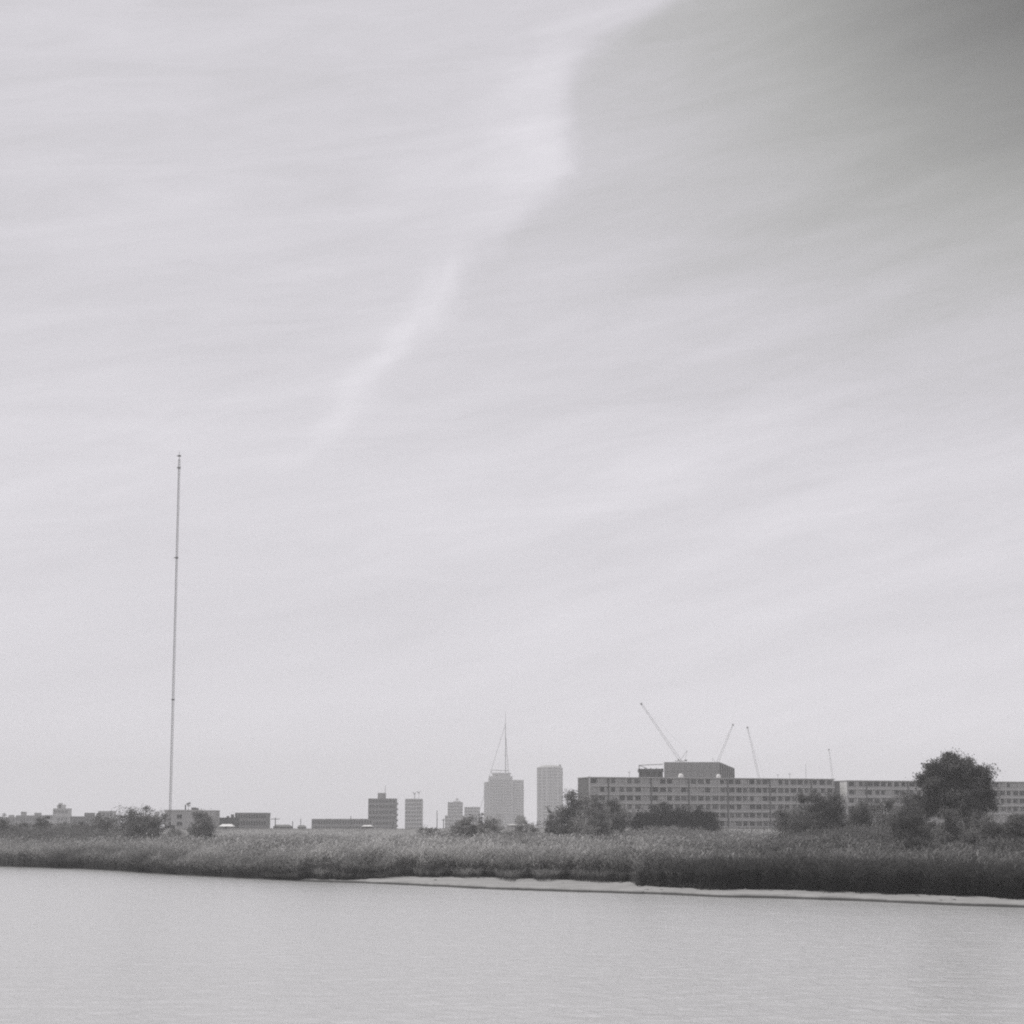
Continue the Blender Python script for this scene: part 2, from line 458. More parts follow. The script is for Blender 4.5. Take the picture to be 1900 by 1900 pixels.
parts = []
def front_y(depth):
    def f(x, n): return shoreY(x) + footT(x) + depth * rng.random(n) ** 1.25
    return f
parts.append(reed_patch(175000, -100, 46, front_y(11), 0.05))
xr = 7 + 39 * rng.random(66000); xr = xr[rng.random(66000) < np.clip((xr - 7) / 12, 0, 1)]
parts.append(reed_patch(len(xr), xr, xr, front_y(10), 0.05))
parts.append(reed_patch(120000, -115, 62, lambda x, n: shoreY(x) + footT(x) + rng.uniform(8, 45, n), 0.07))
def far_pts(n):
    y = rng.uniform(150, 560, n)
    return y
yy = far_pts(330000)
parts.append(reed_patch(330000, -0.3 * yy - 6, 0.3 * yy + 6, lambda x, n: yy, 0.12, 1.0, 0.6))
def tuft_y(x, n):
    c = fbm(x * 0.9, x * 0 + 8.8, 71)
    return shoreY(x) + footT(x) * (1.02 - 0.9 * np.clip(c - 0.52, 0, 1) * rng.random(n))
_foot = footT
xt = rng.uniform(-24, 40, 16000)
footT_keep = footT
footT = lambda x: footT_keep(x) * 0.25
yt = shoreY(xt) + footT_keep(xt) * (1.0 - 1.5 * np.clip(fbm(xt * 0.9, xt * 0 + 8.8, 71) - 0.5, 0, 1) * rng.random(len(xt)))
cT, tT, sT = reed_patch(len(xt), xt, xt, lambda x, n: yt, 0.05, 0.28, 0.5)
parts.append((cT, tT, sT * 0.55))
footT = footT_keep
off = 0; cos, tris, shs = [], [], []
for c_, t_, s_ in parts:
    cos.append(c_); tris.append(t_ + off); shs.append(s_); off += len(c_)
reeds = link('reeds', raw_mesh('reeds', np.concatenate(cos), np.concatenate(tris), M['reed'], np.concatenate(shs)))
tag(reeds, 'dense reed bed covering the far river bank', 'reeds', None, 'stuff')

# rough grass on the levee
n = 60000
ly = rng.uniform(556, 600, n); lx = rng.uniform(-0.3, 0.3, n) * ly
lz = gz(lx, ly); a_ = rng.uniform(0, 2 * np.pi, n); hh = rng.uniform(0.15, 0.55, n) * (0.4 + fbm(lx * .15, ly * .2, 50))
sd_ = np.stack([np.cos(a_) * 0.12, np.sin(a_) * 0.12, a_ * 0], -1); b0 = np.stack([lx, ly, lz - 0.03], -1)
tp = b0 + np.stack([rng.normal(0, .08, n), rng.normal(0, .08, n), hh], -1)
co = np.stack([b0 - sd_, b0 + sd_, tp], 1).reshape(-1, 3)
gr = link('grass', raw_mesh('grass', co, np.arange(3 * n).reshape(-1, 3), M['reed'], np.clip(0.42 * rng.uniform(.7, 1.3, n) * (1 - 0.55 * np.clip(lx / ly * 8, 0, 1)), 0, 1)))
tag(gr, 'short pale grass growing along the levee behind the reeds', 'grass', None, 'stuff')

# washed up debris along the shore
db = MB()
for _ in range(240):
    x = R.uniform(-22, 30); f = float(footT(x)); t = 0.4 + (f * R.uniform(0.8, 1.05) if R.random() < 0.85 else f * R.random())
    y = float(shoreY(x)) + t; z = float(gz(x, y)); s_ = R.uniform(0.06, 0.2)
    db.dome((x, y, z - 0.03), s_, s_ * R.uniform(0.4, 0.8), 6, 2)
tag(db.build('driftwood_debris', grey('stranded_debris', 0.22, 0.5, 0.7, 0.9)), 'scattered stones and washed up scraps on the pale shore', 'debris', None, 'stuff')

# ------------------------------------------------------------------ trees and shrubs
def crown_mesh(name, lobes, nleaf, size, val_, clump=0.45, fill=0.45, spread=0.35, per=60):
    """lobes: (x, y, z, rx, ry, rz); leaves sit in clumps spread through the lobes, thicker near the outside"""
    vol = np.array([l[3] * l[4] * l[5] for l in lobes]) ** 0.8; vol /= vol.sum()
    ncl = max(12, int(nleaf / per))
    li = rng.choice(len(lobes), ncl, p=vol)
    Lb = np.array(lobes)[li]
    d = rng.normal(size=(ncl, 3)); d /= np.linalg.norm(d, axis=1)[:, None]
    r = rng.random(ncl) ** fill * rng.uniform(0.8, 1.2, ncl)
    C = Lb[:, :3] + d * Lb[:, 3:] * r[:, None]
    cv = rng.uniform(0.55, 1.45, ncl) * rng.uniform(0.68, 1.4, len(lobes))[li]
    k = rng.integers(0, ncl, nleaf)
    P_ = C[k] + rng.normal(size=(nleaf, 3)) * clump * np.array([1, 1, 0.7]) * rng.uniform(0.5, 1.3, ncl)[k][:, None]
    nrm = rng.normal(size=(nleaf, 3)) + np.array([0, 0, 0.6]); nrm /= np.linalg.norm(nrm, axis=1)[:, None]
    a = np.cross(nrm, rng.normal(size=(nleaf, 3))); a /= np.linalg.norm(a, axis=1)[:, None]; b = np.cross(nrm, a)
    s = size * rng.uniform(0.6, 1.4, nleaf)[:, None]
    co = np.stack([P_ - a * s, P_ - b * s * spread, P_ + a * s, P_ + b * s * spread], 1).reshape(-1, 3)
    sh_ = np.clip(val_ * cv[k] * rng.uniform(0.75, 1.3, nleaf), 0.02, 0.5)
    return raw_mesh(name, co, np.arange(4 * nleaf).reshape(-1, 4), M['leaf'], sh_)


def tree(name, label, cat, px, ytop, halfw, Y, val_=0.09, nleaf=9000, size=0.16, trunk_h=0.3, nlobes=7, group=None, shape='round', clump=0.45, low=0.0):
    val_ = val_ * 1.7; halfw = halfw * (1.35 if group == GR or cat == 'tree' else 1.15)
    if group == GR or group is None: nleaf = int(nleaf * 1.4); trunk_h *= 0.5
    top = at(px, ytop, Y)
    gx, g = top.x, float(gz(top.x, Y)) - 0.05
    H = top.z - g; w = halfw / F * Y
    o = empty(name, (gx, Y, g), label, cat, group)
    lobes = []
    for i in range(nlobes):
        a = 2 * math.pi * i / nlobes + R.uniform(-.4, .4); q = R.uniform(0.25, 0.62)
        if shape == 'round':
            zc = H * R.uniform(trunk_h + 0.22, 0.80)
            taper = 1 - 0.45 * max(0, (zc / H - 0.5) / 0.5)
            lobes.append((math.cos(a) * w * q * taper, math.sin(a) * w * q * taper * 0.9, zc, w * 0.46 * taper, w * 0.46 * taper, min(H * 0.2, H - zc)))
        elif shape == 'low':
            zc = H * R.uniform(0.30, 0.7)
            lobes.append((math.cos(a) * w * q * 1.1, math.sin(a) * w * q, zc, w * 0.42, w * 0.42, max(0.3, min(H * 0.3, H - zc))))
        else:                                                # open, upright
            zc = H * (trunk_h + (0.9 - trunk_h) * (i + 0.5) / nlobes); k = (1.05 - (zc / H)) * 1.1 + 0.12
            lobes.append((R.uniform(-.5, .5) * w * k, R.uniform(-.5, .5) * w * k, zc, w * 0.55 * k, w * 0.55 * k, H * 0.12))
    lobes.append((0, 0, H * (0.5 + trunk_h * 0.3), w * 0.5, w * 0.5, H * 0.28))
    lobes.append((R.uniform(-.15, .15) * w, 0, H * 0.86, w * 0.34, w * 0.34, H * 0.14))
    for i in range(7):                                       # ragged shoots above and beside the crown
        a = R.uniform(0, 2 * math.pi); q = R.uniform(0.2, 0.85); rr_ = w * R.uniform(0.10, 0.2)
        lobes.insert(0, (math.cos(a) * w * q, math.sin(a) * w * q, H * (1.0 - 0.35 * q * q) * R.uniform(0.84, 1.02), rr_, rr_, rr_ * R.uniform(0.9, 1.7)))
    me = crown_mesh('crown', lobes, nleaf, size, val_, clump)
    link('crown', me, o)
    tr = MB(); r0 = max(0.06, H * 0.022)
    z1 = H * (0.35 + trunk_h * 0.5)
    pts = [(0, 0, -0.1), (R.uniform(-.1, .1), R.uniform(-.1, .1), z1 * 0.5), (R.uniform(-.2, .2), R.uniform(-.2, .2), z1), (0, 0, H * 0.85)]
    tr.path(pts, [r0 * 1.3, r0, r0 * 0.8, r0 * 0.2])
    tr.build('trunk', M['bark'], o)
    lb = MB()
    for l in lobes[:-1]:
        p0 = Vector(pts[1]).lerp(Vector(pts[2]), R.uniform(0.1, 1)); q0 = Vector(l[:3]); md = p0.lerp(q0, 0.5) + Vector((0, 0, -0.06 * H))
        lb.path([p0, md, q0], [r0 * 0.5, r0 * 0.35, r0 * 0.12], 5)
    lb.build('branches', M['bark'], o)
    return o


# the big tree on the right: crown of uneven lobes over a short visible trunk
def big_tree():
    Y = 262.0
    g0 = at(1795, 1500, Y); g = float(gz(g0.x, Y)) - 0.05
    o = empty('broadleaf_tree', (g0.x, Y, g), 'tallest tree, a big dense dark round crown rising above the apartment roofs', 'tree')
    L = []
    for px, py, rx, rz in [(1752, 1440, 38, 30), (1790, 1440, 34, 32), (1730, 1462, 20, 18), (1765, 1421, 26, 15), (1792, 1428, 16, 16), (1822, 1446, 16, 24),
                           (1770, 1480, 50, 26), (1815, 1480, 26, 26), (1722, 1484, 22, 20), (1828, 1500, 16, 14), (1745, 1500, 30, 14), (1800, 1505, 28, 16),
                           (1756, 1408, 9, 9), (1828, 1428, 8, 11), (1738, 1430, 18, 12), (1776, 1409, 8, 7), (1797, 1413, 9, 9), (1710, 1447, 9, 9), (1838, 1476, 9, 18), (1758, 1405, 15, 10), (1842, 1504, 8, 9), (1765, 1402, 7, 8), (1819, 1420, 6, 7), (1738, 1419, 8, 7)]:
        p = at(px, py, Y); k = Y / F
        L.append((p.x - g0.x, R.uniform(-1.2, 1.2), p.z - g, rx * k * .92, rx * k * 0.9, rz * k * .92))
    link('crown', crown_mesh('crown', L, 62000, 0.15, 0.135, 0.52, 0.42, 0.4, 190), o)
    tr = MB(); H1 = at(1795, 1520, Y).z - g
    tr.path([(0, 0, -0.2), (0.05, 0, H1 * 0.5), (-0.05, 0, H1), (-0.6, 0, H1 + 2.5), (-1.2, 0, H1 + 5)], [0.42, 0.34, 0.30, 0.2, 0.06], 9)
    tr.build('trunk', M['bark'], o)
    for l in L[:9]:
        b = MB(); p0 = Vector((-0.1, 0, H1 + R.uniform(-0.6, 1.2))); q = Vector(l[:3])
        b.path([p0, p0.lerp(q, .5) + Vector((0, 0, -.3)), q], [0.17, 0.11, 0.04], 6)
        b.build('branch', M['bark'], o)
big_tree()

T = tree
GL, GM, GR = 'shrubs at the left end of the marsh', 'shrubs in front of the distant towers', 'bushes around the big tree'
T('willow_shrub', 'broad bushy shrub left of the tall radio mast', 'shrub', 263, 1495, 47, 390, .13, 19000, .17, .1, 10, GL, 'low', .5)
T('willow_shrub', 'rounded shrub standing in front of the white house, just right of the mast', 'shrub', 374, 1502, 27, 430, .12, 11000, .17, .05, 8, GL, 'low', .5)
T('willow_shrub', 'small grey shrub between the pale block and the broad bushy shrub', 'shrub', 190, 1509, 30, 440, .11, 9000, .18, .05, 7, GL, 'low', .5)
T('willow_shrub', 'dark shrub below the stepped pale tower at the far left', 'shrub', 76, 1515, 25, 430, .09, 8000, .17, .05, 7, GL, 'low', .45)
T('willow_shrub', 'leftmost shrub, cut by the left edge of the view', 'shrub', 8, 1512, 30, 440, .12, 6000, .17, .05, 7, GL, 'low', .45)
T('willow_shrub', 'low shrub second from the left edge of the view', 'shrub', 42, 1524, 18, 450, .1, 4500, .17, .05, 6, GL, 'low', .4)
T('willow_shrub', 'low pale shrub right under the stepped pale tower', 'shrub', 116, 1524, 20, 460, .14, 5000, .17, .05, 6, GL, 'low', .4)
T('willow_shrub', 'small low shrub under the long dark roof at the left', 'shrub', 148, 1523, 20, 440, .13, 3500, .17, .05, 6, GL, 'low', .4)
T('willow_shrub', 'pale low bush between the mast foot and the rounded shrub', 'shrub', 325, 1538, 22, 440, .17, 4500, .16, .05, 6, GL, 'low', .4)

T('castor_shrub', 'loose shrub with big dark leaf clumps below the small pale tower', 'shrub', 866, 1514, 26, 360, .15, 4200, .2, .1, 8, GM, 'low', .4)
T('castor_shrub', 'pale loose shrub in front of the tower that carries the antenna', 'shrub', 908, 1512, 28, 380, .19, 5200, .18, .1, 8, GM, 'low', .45)
T('castor_shrub', 'low thin shrub right of the two slim towers', 'shrub', 797, 1531, 20, 400, .17, 2600, .16, .1, 6, GM, 'low', .4)
T('castor_shrub', 'thin upright sapling at the left foot of the antenna tower', 'shrub', 893, 1503, 9, 370, .16, 900, .16, .3, 5, GM, 'open', .25)
T('castor_shrub', 'small low shrub between the antenna tower and the ribbed tower', 'shrub', 975, 1520, 22, 420, .16, 3600, .16, .1, 6, GM, 'low', .4)
T('castor_shrub', 'dark shrub at the foot of the ribbed tower', 'shrub', 1025, 1500, 20, 420, .11, 6000, .16, .1, 7, GM, 'low', .4)

T('acacia_tree', 'loose tree with a pointed top at the left end of the long apartment block', 'tree', 1064, 1466, 25, 400, .11, 10000, .17, .1, 8, None, 'round', .6)
T('acacia_tree', 'second loose tree from the left, across the pale end wall of the long block', 'tree', 1100, 1476, 34, 380, .15, 12000, .17, .15, 9, None, 'round', .5)
T('acacia_tree', 'third loose tree from the left, across the first bays of the long block', 'tree', 1142, 1484, 27, 390, .13, 8000, .17, .15, 8, None, 'round', .45)
T('acacia_tree', 'arched bush in front of the loose trees at the left of the long block', 'shrub', 1105, 1507, 26, 340, .15, 8000, .15, .1, 8, None, 'low', .4)

HG = 'row of dark trees along the long apartment block'
for px, yt, hw, lab in [(1190, 1506, 14, 'leftmost small dark tree of the row below the long block'), (1213, 1497, 18, 'dark tree second from left in the row below the long block'),
                        (1238, 1492, 19, 'tallest dark tree, third from left in the row below the long block'), (1265, 1496, 18, 'dark tree in the middle of the row below the long block'),
                        (1291, 1498, 17, 'dark tree second from right in the row below the long block'), (1314, 1503, 14, 'rightmost small dark tree of the row below the long block')]:
    T('camphor_tree', lab, 'tree', px, yt, hw * 1.25, 470, .034 * R.uniform(.75, 1.5), 8000, .2, .1, 6, HG, 'low', .65)

T('marsh_bush', 'grey bush leaning left at the sixth bay of the long block', 'shrub', 1462, 1497, 30, 330, .12, 11000, .14, .1, 8, GR, 'round', .42)
T('marsh_tree', 'wide dark tree in front of the gap between the two apartment blocks', 'tree', 1520, 1470, 46, 320, .075, 24000, .14, .12, 11, GR, 'round', .45)
T('marsh_bush', 'dark rounded bush right of the gap between the two apartment blocks', 'shrub', 1596, 1486, 32, 330, .085, 11000, .14, .1, 8, GR, 'round', .42)
T('marsh_bush', 'pale loose bush between the dark rounded bush and the big tree', 'shrub', 1642, 1482, 30, 320, .13, 9000, .14, .1, 8, GR, 'round', .45)
T('marsh_tree', 'grey leafy tree touching the left side of the big tree', 'tree', 1684, 1464, 36, 300, .095, 16000, .13, .12, 10, GR, 'round', .45)
T('marsh_bush', 'dark drooping bush below and left of the big tree', 'shrub', 1690, 1512, 36, 235, .065, 17000, .11, .1, 9, GR, 'round', .34)
T('marsh_bush', 'pale conical bush right under the big tree', 'shrub', 1762, 1502, 30, 230, .12, 15000, .11, .05, 9, GR, 'open', .34)
T('marsh_bush', 'rounded grey bush right of the big tree trunk', 'shrub', 1828, 1511, 34, 235, .10, 15000, .11, .1, 9, GR, 'round', .34)
T('marsh_bush', 'dusky bush cut by the right edge of the view', 'shrub', 1884, 1510, 30, 235, .08, 12000, .11, .1, 8, GR, 'round', .34)
T('marsh_bush', 'small leaning bush in front, lower right of the big tree', 'shrub', 1802, 1545, 26, 215, .10, 9000, .10, .05, 8, GR, 'open', .3)
T('marsh_bush', 'low dark bush in the reeds below the drooping bush', 'shrub', 1705, 1556, 24, 205, .05, 8000, .10, .05, 7, GR, 'low', .3)
T('marsh_bush', 'low pale bush in the reeds in front of the wide dark tree', 'shrub', 1492, 1554, 26, 225, .14, 7000, .10, .05, 7, GR, 'low', .3)
T('marsh_bush', 'low grey bush in the reeds right of the low pale bush', 'shrub', 1568, 1560, 30, 215, .10, 8000, .10, .05, 7, GR, 'low', .3)
T('marsh_bush', 'low bush at the right edge of the view below the dusky bush', 'shrub', 1870, 1555, 30, 205, .075, 8000, .10, .05, 7, GR, 'low', .3)

# scrub that fills the ground between the bushes
def scrub(name, label, regions, size, val_):
    C_, V_ = [], []
    for (u0, u1, y0, y1, h, n, vv) in regions:
        y = rng.uniform(y0, y1, n); x = rng.uniform(u0, u1, n) * y
        b = fbm(x * 0.18, y * 0.12, 61)
        hh = h * (0.35 + 1.1 * b) * np.sin(np.clip((x / y - u0) / (u1 - u0), 0, 1) * np.pi) ** 0.35
        z = gz(x, y) + hh * (1 - 0.75 * rng.random(n) ** 1.5)
        C_.append(np.stack([x, y, z], -1)); V_.append(vv * (0.55 + 0.9 * fbm(x * 0.3, y * 0.2, 67)))
    C_ = np.concatenate(C_); V_ = np.concatenate(V_); m = 9; k = np.repeat(np.arange(len(C_)), m); N_ = len(k)
    P_ = C_[k] + rng.normal(size=(N_, 3)) * np.array([.32, .32, .22])
    nr = rng.normal(size=(N_, 3)) + np.array([0, 0, .6]); nr /= np.linalg.norm(nr, axis=1)[:, None]
    a = np.cross(nr, rng.normal(size=(N_, 3))); a /= np.linalg.norm(a, axis=1)[:, None]; b = np.cross(nr, a)
    s = size * rng.uniform(.6, 1.4, N_)[:, None]
    co = np.stack([P_ - a * s, P_ - b * s * .4, P_ + a * s, P_ + b * s * .4], 1).reshape(-1, 3)
    o = link(name, raw_mesh(name, co, np.arange(4 * N_).reshape(-1, 4), M['leaf'], np.clip(V_[k] * rng.uniform(.7, 1.35, N_), .02, .6)))
    return tag(o, label, 'undergrowth', None, 'stuff')


scrub('undergrowth', 'grey scrub and saplings filling the marsh between the bushes at the right',
      [(.115, .31, 260, 420, 3.9, 22000, .17), (.10, .31, 205, 260, 2.6, 9000, .13), (.02, .13, 330, 450, 3.4, 9000, .27), (-.06, .03, 340, 430, 3.2, 5000, .30),
       (-.30, -.16, 390, 480, 4.0, 9000, .20)], .17, 1)

# ------------------------------------------------------------------ the long apartment blocks
FLOOR = 2.72
win_mesh = {}
def window_mesh(w, kind):
    if (w, kind) not in win_mesh:
        b = MB().box(-w / 2, w / 2, -0.04, 0.02, 0, 1.75)
        win_mesh[(w, kind)] = b.mesh('window', M[kind])
    return win_mesh[(w, kind)]
frame_mesh = {}
def window_frame_mesh(w):
    if w not in frame_mesh:
        b = MB().box(-w / 2 - .06, w / 2 + .06, -.09, -.041, -.07, 0).box(-w / 2 - .06, w / 2 + .06, -.09, -.041, 1.75, 1.82)
        b.box(-w / 2 - .06, -w / 2, -.09, -.041, 0, 1.75).box(w / 2, w / 2 + .06, -.09, -.041, 0, 1.75).box(-.03, .03, -.09, -.041, 0, 1.75)
        frame_mesh[w] = b.mesh('window_frame', M['slab'])
    return frame_mesh[w]


def danchi(label, x0, y0, length, top, bays, light_at=None, end_dark=0.0, seed=1, end_mat='dark_wall'):
    """slab block: x runs along the facade, y goes back; bays are the positions of the dark drain shafts"""
    rr = random.Random(seed)
    base = 2.2
    o = empty('apartment_block', (x0, y0, base), label, 'apartment block', 'long concrete apartment blocks', math.atan(0.322))
    Ht = top - base; nf = 7
    zs = [Ht - (k + 1) * FLOOR for k in range(nf)]                # floor levels from the top down
    MB().box(0, length, 0.55, 10.2, -0.5, Ht - 0.02).build('wall', M['concrete'], o)
    if end_dark: MB().box(length + 0.01, length + end_dark, 0.9, 8, -0.5, Ht - 0.5).build('stair_tower', M['dark_wall'], o)
    MB().box(-0.12, -0.004, 0.0, 10.1, -0.5, Ht - 0.03).build('end_wall', M[end_mat], o)
    MB().box(-0.3, length + 0.3, -0.15, 10.4, Ht, Ht + 0.24).build('roof', M['slab'], o)
    ed = [0.0] + bays + [length]
    for k, z in enumerate(zs):
        if z < -0.2: continue
        for a, b in zip(ed[:-1], ed[1:]):
            a1, b1 = a + (0.28 if a > 0 else 0), b - (0.28 if b < length else 0)
            MB().box(a1, b1, -0.12, 0.54, z - 0.06, z + 0.20).build('balcony_slab', M['slab'], o)
            MB().box(a1, b1, -0.02, 0.08, z + 0.202, z + 0.95).build('balcony_rail', M['rail'], o)
    for b in bays:
        MB().box(b - 0.2, b + 0.2, -0.05, 0.54, -0.4, Ht - 0.01).build('drain_shaft', M['dark_wall'], o)
    if light_at is not None:
        MB().box(light_at - 0.22, light_at + 0.22, -0.3, 0.54, -0.4, Ht + 0.39).build('party_wall', M['slab'], o)
    n = 0
    for a, b in zip(ed[:-1], ed[1:]):
        L = b - a - 0.8; m = max(1, int(L / 2.35)); st = L / m
        # a thin partition between neighbouring flats
        for q in range(1, m):
            if q % 2 == 0 or rr.random() < .3:
                xq = a + 0.4 + q * st
                MB().box(xq - .1, xq + .1, 0.09, 0.54, 0, Ht - 0.03).build('partition', M['slab'], o)
        for k, z in enumerate(zs[:6]):
            for j in range(m):
                if rr.random() < 0.10 or n >= 290: continue
                xc = a + 0.4 + (j + 0.5) * st + rr.uniform(-.2, .2)
                if light_at is not None and abs(xc - light_at) < 1.1: continue
                wd = rr.choice([1.3, 1.7, 1.9])
                kd = rr.choices(['glass', 'glass_mid', 'rail'], [.6, .3, .1])[0]
                w = link('window', window_mesh(wd, kd), o, (xc, 0.50, z + 0.62 + rr.choice([0, 0, .12])))
                n += 1
    return o


def along(px, x0=24.65, y0=650.0, k=0.322):
    """distance along the facade line at which the photograph column px falls"""
    u = (px - 950) / F / (cP + sP * 0.13)
    x = u * (y0 - k * x0) / (1 - u * k)
    return (x - x0) / math.cos(math.atan(k))


s_end = along(1548)
top1 = at(1090, 1443, 652).z
b1 = danchi('long seven storey concrete apartment block with balconies, behind the dark tree row', 24.65, 650.0, s_end, top1,
            [along(p) for p in (1129, 1208, 1278, 1350, 1428, 1505)], 0.2, along(1560) - s_end, 3)
d0 = along(1571); c_, s_ = math.cos(math.atan(.322)), math.sin(math.atan(.322))
x2, y2 = 24.65 + d0 * c_, 650.0 + d0 * s_
b2 = danchi('second concrete apartment block, partly hidden behind the big tree at the right', x2, y2, along(1975) - d0, at(1590, 1449, y2).z,
            [along(p) - d0 for p in (1607, 1684, 1762, 1840, 1915)], None, 0, 8, 'white')

def on_facade(px, back, z): 
    s = along(px); return (24.65 + s * c_ - back * s_, 650.0 + s * s_ + back * c_, z)
# small things on the long roof
for px, w, lab in [(1270, 1.1, 'small white domed tank on the long roof, left of the pair'), (1340, 0.95, 'small white domed tank on the long roof, right of the pair')]:
    p = on_facade(px, 3.0, top1 + 0.38)
    o = empty('roof_tank', p, lab, 'tank', 'white domed tanks on the long roof')
    MB().prism([(w * .8 * math.cos(i * math.pi / 6), w * .8 * math.sin(i * math.pi / 6)) for i in range(12)], 0, .5).build('tank_body', M['white'], o)
    MB().dome((0, 0, 0.5), w * .8, w * .7, 12, 3).build('tank_lid', M['white'], o)
for px, h, lab in [(1172, 1.8, 'thin television aerial on the long roof left of the dark upper storey'), (1448, 1.3, 'short aerial on the long roof above the fifth bay'), (1470, 1.7, 'thin aerial on the long roof right of the short one')]:
    p = on_facade(px, 2.0, top1 + 0.37)
    o = empty('roof_aerial', p, lab, 'aerial', 'aerials on the long roof')
    MB().tube((0, 0, 0), (0, 0, h), .05).build('pole', M['steel'], o)
    MB().tube((-.5, 0, h * .85), (.5, 0, h * .85), .03).tube((-.4, 0, h * .7), (.4, 0, h * .7), .03).build('crossbar', M['steel'], o)

# the unfinished taller building behind the long block
Y1, Y2 = 800.0, 885.0
pA, pB = at(1232, 1414, Y1), at(1335, 1413, Y1); pC = at(1363, 1425, Y2)
o = empty('unfinished_building', (pA.x, Y1, 2.2), 'plain grey building shell rising behind the long apartment block, cranes above it', 'building')
hz = pA.z - 2.2
MB().prism([(0, 0), (pB.x - pA.x, 0), (pC.x - pA.x, Y2 - Y1), (7.8, Y2 - Y1)], -0.5, hz).build('wall', M['mid_wall'], o)
for i in range(9):
    x = 1.0 + i * (pB.x - pA.x - 2) / 8
    MB().box(x - .18, x + .18, -.25, -.005, -.4, hz - .3).build('facade_rib', M['mid_wall'], o)
for k in range(1, 7):
    MB().box(0, pB.x - pA.x, -.12, -.003, hz - 3.6 * k, hz - 3.6 * k + .3).build('floor_edge', M['mid_wall'], o)
for i in range(7):                                           # upright panels of the receding side
    t0 = (i + .1) / 7; t1 = (i + .22) / 7
    xa, xb = pB.x - pA.x, pC.x - pA.x; dd = Y2 - Y1
    MB().prism([(xa + (xb - xa) * t0 + .02, dd * t0), (xa + (xb - xa) * t0 + .5, dd * t0), (xa + (xb - xa) * t1 + .5, dd * t1), (xa + (xb - xa) * t1 + .02, dd * t1)], -.4, hz - .2).build('facade_rib', M['dark_wall'], o)
lx = at(1186, 1425, Y1).x - pA.x; lz = at(1200, 1426, Y1).z - 2.2
MB().box(lx, -0.02, 4, 10, -.5, lz - 3.2).build('lower_wing', M['mid_wall'], o)
MB().box(lx, -0.02, 3.0, 10, lz - 1.3, lz).build('wing_roof', M['frame'], o)
MB().box(lx + .5, -0.4, 5, 10, lz - 3.19, lz - 1.31).build('wing_wall', M['dark_wall'], o)
for i in range(5):
    x = lx + .2 + i * (-lx - .6) / 4
    MB().tube((x, 3.4, lz - 3.2), (x, 3.4, lz + (1.5 if i == 0 else .3)), .18).build('column', M['steel'], o)
MB().tube((lx + .2, 3.4, lz + 1.4), (-0.1, 3.4, lz + 1.8), .13).build('roof_beam', M['steel'], o)
MB().tube((lx + .2, 3.4, lz + 1.4), (lx + 3.4, 3.4, lz + .1), .12).build('brace', M['steel'], o)

# ------------------------------------------------------------------ tower cranes
def lattice(mb, p, q, w, n, r, taper=1.0):
    """a four-legged truss from p to q"""
    p, q = Vector(p), Vector(q); d = (q - p).normalized()
    a = d.cross(Vector((0, 1, 0))).normalized() if abs(d.y) < .9 else Vector((1, 0, 0)); c = d.cross(a).normalized()
    C = [(a * i + c * j) * w / 2 for i, j in ((-1, -1), (1, -1), (1, 1), (-1, 1))]
    for v in C: mb.tube(p + v, q + v * taper, r, r, 4)
    for k in range(n):
        f0, f1 = k / n, (k + 1) / n; m0, m1 = p.lerp(q, f0), p.lerp(q, f1); t0, t1 = 1 + (taper - 1) * f0, 1 + (taper - 1) * f1
        for i in range(4):
            j = (i + 1) % 4
            mb.tube(m0 + C[i] * t0, m1 + C[j] * t1, r * .7, r * .7, 3)
            mb.tube(m1 + C[i] * t1, m1 + C[j] * t1, r * .6, r * .6, 3)
    return mb


def crane(label, pivot, tip, Y, w=1.5, back=None):
    p, q = at(*pivot, Y), at(*tip, Y)
    o = empty('tower_crane', (p.x, Y, 2.2), label, 'crane', 'tower cranes above the apartment blocks')
    L = lambda v: Vector((v.x - p.x, v.y - Y, v.z - 2.2))
    P0, Q0 = L(p), L(q); sgn = -1 if Q0.x < 0 else 1
    lattice(MB(), (0, 0, -.5), P0, 1.8, max(6, int(P0.z / 3.5)), .12).build('tower', M['steel'], o)
    lattice(MB(), P0, Q0, w, 16, .08, .45).build('jib', M['steel'], o)
    B = L(at(*back, Y)) if back else P0 + Vector((-sgn * 5, 0, 7))
    MB().tube(P0, B, .22).tube(P0 + Vector((-sgn * 5, 0, .3)), B, .14).build('a_frame', M['steel'], o)
    MB().box(P0.x - sgn * 5.6 - 1.2, P0.x - sgn * 5.6 + 1.2, -1, 1, P0.z - .9, P0.z + .8).build('counterweight', M['frame'], o)
    MB().box(P0.x - 5.2, P0.x + 5.2, -.8, .8, P0.z - .9, P0.z - .2).build('slewing_deck', M['frame'], o)
    MB().box(P0.x + sgn * 1.1, P0.x + sgn * 2.6, -1.9, -.81, P0.z - .8, P0.z + 1.3).build('cab', M['steel'], o)
    MB().tube(B, P0.lerp(Q0, .96), .05).build('pendant_cable', M['steel'], o)
    MB().box(Q0.x - 1, Q0.x + 1, -.9, .9, Q0.z - .9, Q0.z + 1).build('jib_head', M['frame'], o)
    return o


